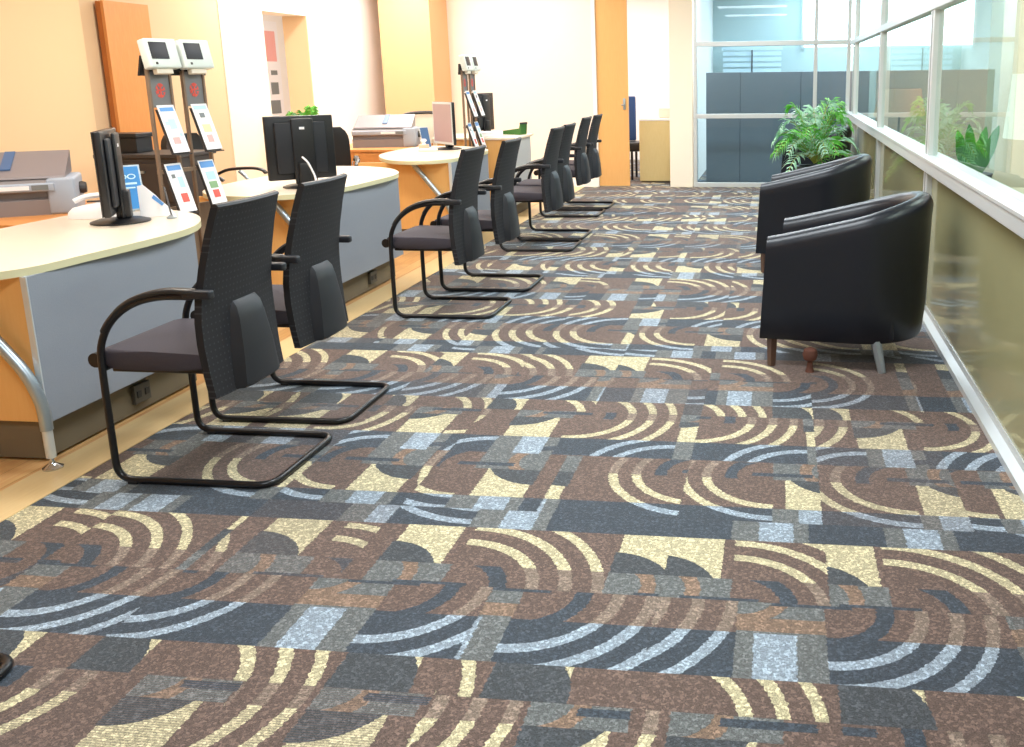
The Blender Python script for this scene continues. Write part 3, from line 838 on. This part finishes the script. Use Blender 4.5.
# ------------------------------------------------------------------ staff chairs
def make_office_chair(loc, rz, label, back='black', z_top=1.07):
    t = thing('office_chair', label, 'chair', loc, rz, 'staff swivel chairs behind the desks')
    bm = bmesh.new(); bm_tube(bm, [(0, 0, .08), (0, 0, .40)], .025, 12); obj('gas_post', bm, 'blackmetal', t, smooth=True)
    for k in range(5):
        a = 2*PI*k/5+.3
        bm = bmesh.new(); bm_tube(bm, [(0, 0, .11), (.28*math.cos(a), .28*math.sin(a), .075)], .02, 8, radii=[.026, .015])
        L = obj('base_arm', bm, 'black', t, smooth=True)
        bm = bmesh.new(); bm_lathe(bm, [(0, -.012), (.025, -.012), (.027, 0), (.025, .012), (0, .012)], n=14)
        bmesh.ops.transform(bm, matrix=Matrix.Translation((.28*math.cos(a), .28*math.sin(a), .027)) @ Matrix.Rotation(a, 4, 'Z') @ Matrix.Rotation(PI/2, 4, 'X'), verts=bm.verts)
        bm_tube(bm, [(.28*math.cos(a), .28*math.sin(a), .03), (.28*math.cos(a), .28*math.sin(a), .08)], .008)
        obj('caster', bm, 'black', L, smooth=True)
    obj('seat', B(-.24, .24, -.24, .24, .41, .49, bev=.035), 'black' if back == 'black' else back, t, smooth=True)
    # rounded back at local -x, chair faces +x
    rows = []
    for i in range(13):
        f = i/12; z = .56+f*(z_top-.56)
        e = 1-abs(2*f-1)**5*.28; hw = .225*e; x = -.235-.045*f
        rows.append([(x+.03*(abs(s)**2), s*hw, z) for s in [-1+k/5 for k in range(11)]] + [(x-.045+.03*(abs(s)**2), s*hw, z) for s in [1-k/5 for k in range(11)]])
    bm = bmesh.new(); V = bm_grid(bm, rows, close_u=True); bm.faces.new(V[0]); bm.faces.new(V[-1])
    obj('backrest', bm, back, t, smooth=True, angle=60)
    bm = bmesh.new(); bm_tube(bm, smooth_path([(-.02, 0, .40), (-.2, 0, .40), (-.29, 0, .5), (-.30, 0, .7)], 4), .02, 8); obj('back_post', bm, 'blackmetal', t, smooth=True)
    if back != 'black':
        bm = bmesh.new(); bm_tube(bm, smooth_path([(-.30, -.23, .66), (-.315, -.235, .9), (-.32, -.2, z_top), (-.325, 0, z_top+.022), (-.32, .2, z_top), (-.315, .235, .9), (-.30, .23, .66)], 5), .018, 8); obj('back_rim', bm, 'darkgrey', t, smooth=True)
    for s in (-1, 1):
        bm = bmesh.new(); bm_tube(bm, smooth_path([(.0, s*.24, .44), (.02, s*.29, .46), (.05, s*.30, .60), (-.02, s*.29, .69)], 5), .013, 8); A = obj('arm_support', bm, 'steel' if back == 'black' else 'black', t, smooth=True)
        bm = bmesh.new(); bm_tube(bm, smooth_path([(-.2, s*.27, .66), (-.1, s*.285, .70), (.08, s*.285, .712), (.17, s*.285, .70), (.205, s*.28, .675)], 5), .02, 8, flat=.6); obj('armrest', bm, 'black', A, smooth=True)
    return t
oc = make_office_chair((-4.12, 6.45, 0), math.radians(0), 'dark swivel chair with curved arm behind the nearer brochure stand', z_top=.99)
dup(oc, (-3.86, 7.52, 0), math.radians(118), 'black swivel chair with rounded back directly behind the second monitor')
make_office_chair((-3.92, 9.75, 0), math.radians(130), 'pale-backed swivel chair with dark rim behind the farther printer', 'cream', 1.0)

# ------------------------------------------------------------------ back office furniture
t = thing('tall_cupboard_panel', 'tall orange wooden panel standing against the beige wall', 'panel', (XL, 6.75, 0))
obj('panel_face', B(.06, .085, -.24, .26, 0, 1.955, bev=.002), 'orange_wood', t)
obj('panel_edge', B(.022, .06, -.24, .26, 0, 1.95), 'orange_edge', t)
t = thing('low_cabinet', 'dark grey low cabinet behind the nearer brochure stand', 'cabinet', (-4.20, 5.80, 0))
obj('cabinet_body', B(-.22, .34, -.2, .2, .04, .885, bev=.004), 'darkgrey', t)
obj('cabinet_top', B(-.235, .355, -.215, .215, .885, .91, bev=.004), 'darkgrey', t)
obj('plinth', B(-.2, .32, -.18, .18, 0, .04), 'black', t)
for k in range(3):
    dr = obj('drawer', B(-.205, .325, -.218, -.2, .08+k*.265, .325+k*.265, bev=.002), 'darkgrey', t)
    obj('drawer_pull', B(.0, .12, -.232, -.218, .26+k*.265, .275+k*.265), 'steel', dr)
t = thing('black_box', 'small black open box on top of the dark grey cabinet', 'box', (-4.30, 5.78, .911))
bm = bmesh.new(); bm_box(bm, -.10, .10, -.08, .08, 0, .10, bev=.004); obj('box_body', bm, 'black', t)
obj('box_lid', B(-.115, .115, -.095, .095, .10, .128, bev=.004), 'black', t)
# poster in the opening
t = thing('wall_poster', 'pale poster with pink block and grey pictures seen through the wall opening', 'poster', (-6.895, 12.15, 0))
obj('poster_sheet', B(0, .004, -.33, .34, .85, 2.15), 'paper', t)
obj('pink_block', B(.004, .006, -.26, .26, 1.62, 2.02), 'pinkink', t)
bm = bmesh.new()
for z0, z1, y0, y1 in ((1.46, 1.52, -.2, .0), (1.44, 1.5, .08, .24), (1.15, 1.36, -.24, -.02), (1.18, 1.34, .05, .24), (.92, 1.1, -.25, .25)): bm_box(bm, .004, .006, y0, y1, z0, z1)
obj('poster_pictures', bm, 'greyink', t)

# ------------------------------------------------------------------ tub armchairs
def make_tub(loc, rz, label):
    """opening towards local -x"""
    t = thing('tub_armchair', label, 'armchair', loc, rz, 'black leather tub armchairs by the glass partition')
    HW, F, BK, TH = .335, -.37, .405, .10
    cx = BK-HW
    path = []   # (x, y, nx, ny, s) outer plan and inward normal
    n1, n2 = 8, 26
    for i in range(n1): path.append((F+(cx-F)*i/n1, -HW, 0, 1))
    for i in range(n2+1):
        a = -PI/2+PI*i/n2; path.append((cx+HW*math.cos(a), HW*math.sin(a), -math.cos(a), -math.sin(a)))
    for i in range(n1-1, -1, -1): path.append((F+(cx-F)*i/n1, HW, 0, -1))
    rows = []
    for (x, y, nx, ny) in path:
        f = (x-F)/(BK-F); top = .632+.185*(f**1.1)
        r = []
        def P(inw, z):
            r.append((x+nx*inw+.034*(1-f)**3*max(0, z-.14)/.5, y+ny*inw, z))
        tp = .028
        P(TH, .30); P(tp+.03, .145); P(tp+.006, .14); P(tp, .15); P(tp*.55, .30); P(.004, top-.10); P(0, top-.055); P(.004, top-.035); P(.014, top-.016); P(.032, top-.003); P(.05, top); P(.068, top-.003); P(.086, top-.016); P(.096, top-.035); P(TH, top-.06); P(TH+.004, .34)
        rows.append(r)
    bm = bmesh.new(); V = bm_grid(bm, rows)
    for row in (V[0], V[-1]): bm.faces.new(row)
    # inner bottom strip
    for a, b in zip(V, V[1:]): bm.faces.new((a[-1], a[0], b[0], b[-1]))
    obj('shell', bm, 'leather', t, smooth=True, angle=55)
    obj('front_apron', B(F+.035, .25, -HW+.07, HW-.07, .15, .33, bev=.012), 'leather', t, smooth=True)
    # seat cushion
    bm = bmesh.new(); pts = [(F+.022, -HW+.105), (F+.022, HW-.105)]
    rr = HW-.107
    for i in range(0, 13):
        a = PI/2-PI*i/12; pts.append((cx+rr*math.cos(a), rr*math.sin(a)))
    bm_prism(bm, pts[::-1], .33, .43, bev=.022); obj('seat_cushion', bm, 'leather', t, smooth=True, angle=60)
    for sx, sy, m in ((-1, -1, 'legwood'), (-1, 1, 'legwood'), (1, -1, 'steel'), (1, 1, 'steel')):
        x = -.315 if sx < 0 else .17; y = sy*.265
        bm = bmesh.new(); dx = .0 if sx < 0 else .035
        bm_tube(bm, [(x, y, .15), (x+dx, y+sy*.01, 0.0)], .022, 8 if sx > 0 else 4, radii=[.026, .019]); obj('leg', bm, m, t, smooth=sx > 0)
    return t
TG = 'black leather tub armchairs by the glass partition'
a1 = make_tub((.325, 4.55, 0), math.radians(-8), 'nearest black leather tub armchair, in full view beside the glass')
dup(a1, (.245, 6.72, 0), math.radians(-7), 'middle black leather tub armchair, partly behind the nearest one')
dup(a1, (.375, 10.45, 0), 0, 'farthest black leather tub armchair, mostly behind the palm')
t = thing('wooden_stopper', 'small reddish brown turned wooden peg on the carpet under the nearest armchair', 'stopper', (.155, 4.24, 0))
bm = bmesh.new(); bm_lathe(bm, [(0, 0), (.022, 0), (.016, .02), (.012, .05), (0, .05)]); obj('stopper_foot', bm, 'redwood', t, smooth=True)
bm = bmesh.new(); bm_lathe(bm, [(.012, .05), (.03, .062), (.036, .085), (.03, .108), (.012, .118), (0, .118)]); obj('stopper_head', bm, 'redwood', t, smooth=True)

# ------------------------------------------------------------------ plants
def frond(bm, base, az, L, rise, droop, leaf, nleaf=15, mi=0, wd=.011):
    pts = []
    for i in range(nleaf+1):
        s = i/nleaf; r = L*s*(1-.12*s); z = rise*math.sin(min(1, s*1.15)*PI*.5)-droop*s*s
        pts.append(Vector((base[0]+math.cos(az)*r, base[1]+math.sin(az)*r, base[2]+z)))
    for i in range(2, nleaf+1):
        p = pts[i]; d = (pts[i]-pts[i-1]).normalized(); s = i/nleaf
        ll = leaf*math.sin(PI*min(1, .15+s*.80))+.03
        side = d.cross(Vector((0, 0, 1))).normalized()
        for sg in (-1, 1):
            dr = (side*sg*.8+d*.75+Vector((0, 0, random.uniform(-.35, .15)))).normalized()
            wv = d*wd*.9
            a, b = p-wv*.4, p+wv*.4
            m1 = p+dr*ll*.5+wv+Vector((0, 0, .012)); m0 = p+dr*ll*.5-wv+Vector((0, 0, .012)); tip = p+dr*ll+Vector((0, 0, -.03*s))
            vs = [bm.verts.new(q) for q in (a, b, m1, tip, m0)]
            f = bm.faces.new(vs); f.material_index = mi
    return pts
def make_palm(loc, label, scale=1, n=34, pot='black', poth=.34, seed=3, cat='plant'):
    random.seed(seed)
    t = thing('potted_palm', label, cat, loc)
    bm = bmesh.new(); bm_lathe(bm, [(0, 0), (.11, 0), (.125, .02), (.15, poth-.03), (.165, poth-.02), (.165, poth), (.145, poth), (.14, poth-.03), (0, poth-.03)]); obj('pot', bm, pot, t, smooth=True)
    bm = bmesh.new(); bm_cyl(bm, 0, 0, poth-.04, poth-.022, .139); obj('soil', bm, 'soil', t)
    bm = bmesh.new(); st = bmesh.new()
    for k in range(n):
        az = 2*PI*k/n*2.4+random.uniform(-.2, .2); e = random.random()
        L = scale*(.24+.24*e); rise = scale*(.50-.30*e+random.uniform(-.06, .06)); dr = scale*(.06+.24*e)
        pts = frond(bm, (0, 0, poth+.02), az, L, rise, dr, scale*.11, 15, mi=0 if random.random() < .62 else 1)
        bm_tube(st, [p for p in pts[::3]], .003, 5)
    obj('fronds', bm, ['leaf', 'leaf2'], t); obj('stems', st, 'stem', t)
    return t
make_palm((.30, 8.30, 0), 'bushy green feathery palm in a dark pot between middle and farthest armchairs', 1.08, 36, 'black', .58, 5)
t = make_palm((-4.62, 8.75, 0), 'small leafy plant just showing above the second monitor', .62, 16, 'cream', .78, 9)
# potted plant in the adjoining room
t = thing('potted_plant', 'upright green plant in a dark blue bowl behind the right glass', 'plant', (1.13, 5.65, 0))
obj('plant_stand', B(-.12, .12, -.12, .12, 0, .72, bev=.006), 'cream', t)
bm = bmesh.new(); bm_lathe(bm, [(0, .72), (.06, .72), (.10, .76), (.11, .79), (.095, .79), (0, .775)]); obj('pot', bm, 'bluepot', t, smooth=True)
bm = bmesh.new()
for k in range(9):
    a = k*2.4; ln = .27+.07*math.sin(k*3)
    b = Vector((.03*math.cos(a), .03*math.sin(a), .775)); dr = Vector((math.cos(a)*.35, math.sin(a)*.35, 1)).normalized(); sd = dr.cross(Vector((0, 1, .2))).normalized()*.03
    rows = [[b+dr*ln*s-sd*wk, b+dr*ln*s+Vector((0, 0, -.01)), b+dr*ln*s+sd*wk] for s, wk in ((0, .3), (.3, .9), (.6, 1.1), (.85, .7), (1, .05))]
    bm_grid(bm, rows)
obj('leaves', bm, 'leaf', t, smooth=True)
# lamp in adjoining room
def lamp(loc, label, h, m):
    t = thing('table_lamp', label, 'lamp', loc, 0)
    bm = bmesh.new(); bm_lathe(bm, [(0, 0), (.07, 0), (.07, .015), (.02, .03), (.03, .10), (.012, h-.1), (0, h-.1)]); obj('lamp_base', bm, 'steel', t, smooth=True)
    bm = bmesh.new(); bm_lathe(bm, [(.175, h-.145), (.15, h+.145), (.145, h+.145), (.17, h-.145)], n=32); obj('lamp_shade', bm, m, t, smooth=True)
    return t
lamp((1.20, 4.50, .76), 'white shaded lamp on the table behind the right glass', .455, 'shadew')
t = thing('floor_lamp', 'floor lamp with wide peach shade behind the right glass, beyond the palm', 'lamp', (1.16, 9.5, 0))
bm = bmesh.new(); bm_lathe(bm, [(0, 0), (.14, 0), (.14, .015), (.02, .03), (.012, .05), (.012, 1.12), (0, 1.12)]); obj('lamp_pole', bm, 'steel', t, smooth=True)
bm = bmesh.new(); bm_lathe(bm, [(.25, .96), (.20, 1.22), (.195, 1.22), (.245, .96)], n=32); obj('lamp_shade', bm, 'shade', t, smooth=True)
# dark blue chair through the doorway
t = thing('blue_chair', 'dark blue chair glimpsed through the doorway beside the wooden door', 'chair', (-2.16, 12.6, 0))
obj('seat', B(-.22, .30, -.22, .22, .38, .50, bev=.02), 'black', t, smooth=True)
obj('backrest', B(-.19, .19, .2, .24, .5, 1.10, bev=.02), 'bluechair', t, smooth=True)
for sx in (-.19, .19):
    for sy in (-.19, .19): obj('leg', B(sx-.015, sx+.015, sy-.015, sy+.015, 0, .42), 'blackmetal', t)

# ------------------------------------------------------------------ light
def area(name, loc, sx, sy, p, col=(1, 1, 1), rot=(0, 0, 0), spread=PI):
    L = bpy.data.lights.new(name, 'AREA'); L.shape = 'RECTANGLE'; L.size = sx; L.size_y = sy; L.energy = p; L.color = col; L.spread = spread
    o = bpy.data.objects.new(name, L); C.objects.link(o); o.location = loc; o.rotation_euler = rot; return o
WARM, NEU, COOL = (1, .93, .83), (1, .97, .93), (.84, .92, 1)
for y in (.6, 3.4, 6.2, 9.2): area('ceiling_lamp', (-.6, y, CE-.03), 1.4, .7, 58, (.88, .95, 1))
for y in (3.4, 6.2, 9.0): area('desk_lamp', (-3.1, y, CE-.03), .9, .6, 36, WARM)
for y in (8.4, 10.2): area('wall_fill', (-4.3, y, CE-.03), .3, .9, 30, NEU)  # unseen fill lights, added to whiten the left wall
area('wall_fill', (-3.0, 10.9, CE-.03), 1.6, .3, 14, WARM)  # added fill that brightens the back wall, no visible fixture
area('side_room_lamp', (-6.0, 10.2, CE-.03), .8, 1.2, 30, NEU)
area('doorway_lamp', (-2.6, 13.6, CE-.03), 1.5, 1.2, 90, NEU)
area('back_room_light', (1.2, 14.2, CE-.03), 2.4, 1.2, 95, COOL)
area('back_room_light', (.2, 11.95, CE-.03), 2.2, .3, 60, NEU)  # extra light added between glass and grey screens to lift their fronts
for y in (2.5, 5.5, 8.5): area('adjoining_lamp', (2.3, y, CE-.03), 1.0, 1.2, 48, NEU)
w = bpy.data.worlds.new('World'); S.world = w; w.use_nodes = True
w.node_tree.nodes['Background'].inputs[0].default_value = (.8, .9, 1, 1); w.node_tree.nodes['Background'].inputs[1].default_value = .3

# ------------------------------------------------------------------ camera
yaw, pitch, roll, f, px, py = -.12372838, -.21638846, -.01169517, 930.213, 665, 280
fw = Vector((math.sin(yaw)*math.cos(pitch), math.cos(yaw)*math.cos(pitch), math.sin(pitch)))
r = fw.cross(Vector((0, 0, 1))).normalized(); u = r.cross(fw)
r2 = math.cos(roll)*r+math.sin(roll)*u; u2 = -math.sin(roll)*r+math.cos(roll)*u
cd = bpy.data.cameras.new('camera'); cam = bpy.data.objects.new('camera', cd); C.objects.link(cam)
cam.matrix_world = Matrix(((r2.x, u2.x, -fw.x, 0), (r2.y, u2.y, -fw.y, 0), (r2.z, u2.z, -fw.z, 1.371), (0, 0, 0, 1)))
cd.sensor_width = 36; cd.lens = f/1024*36; cd.shift_x = .5-px/1024; cd.shift_y = (py-373.5)/1024
cd.clip_start = .05
S.camera = cam
S.view_settings.view_transform = 'Standard'; S.view_settings.look = 'None'
S.view_settings.exposure = .28; S.view_settings.gamma = 1; S.view_settings.use_curve_mapping = False
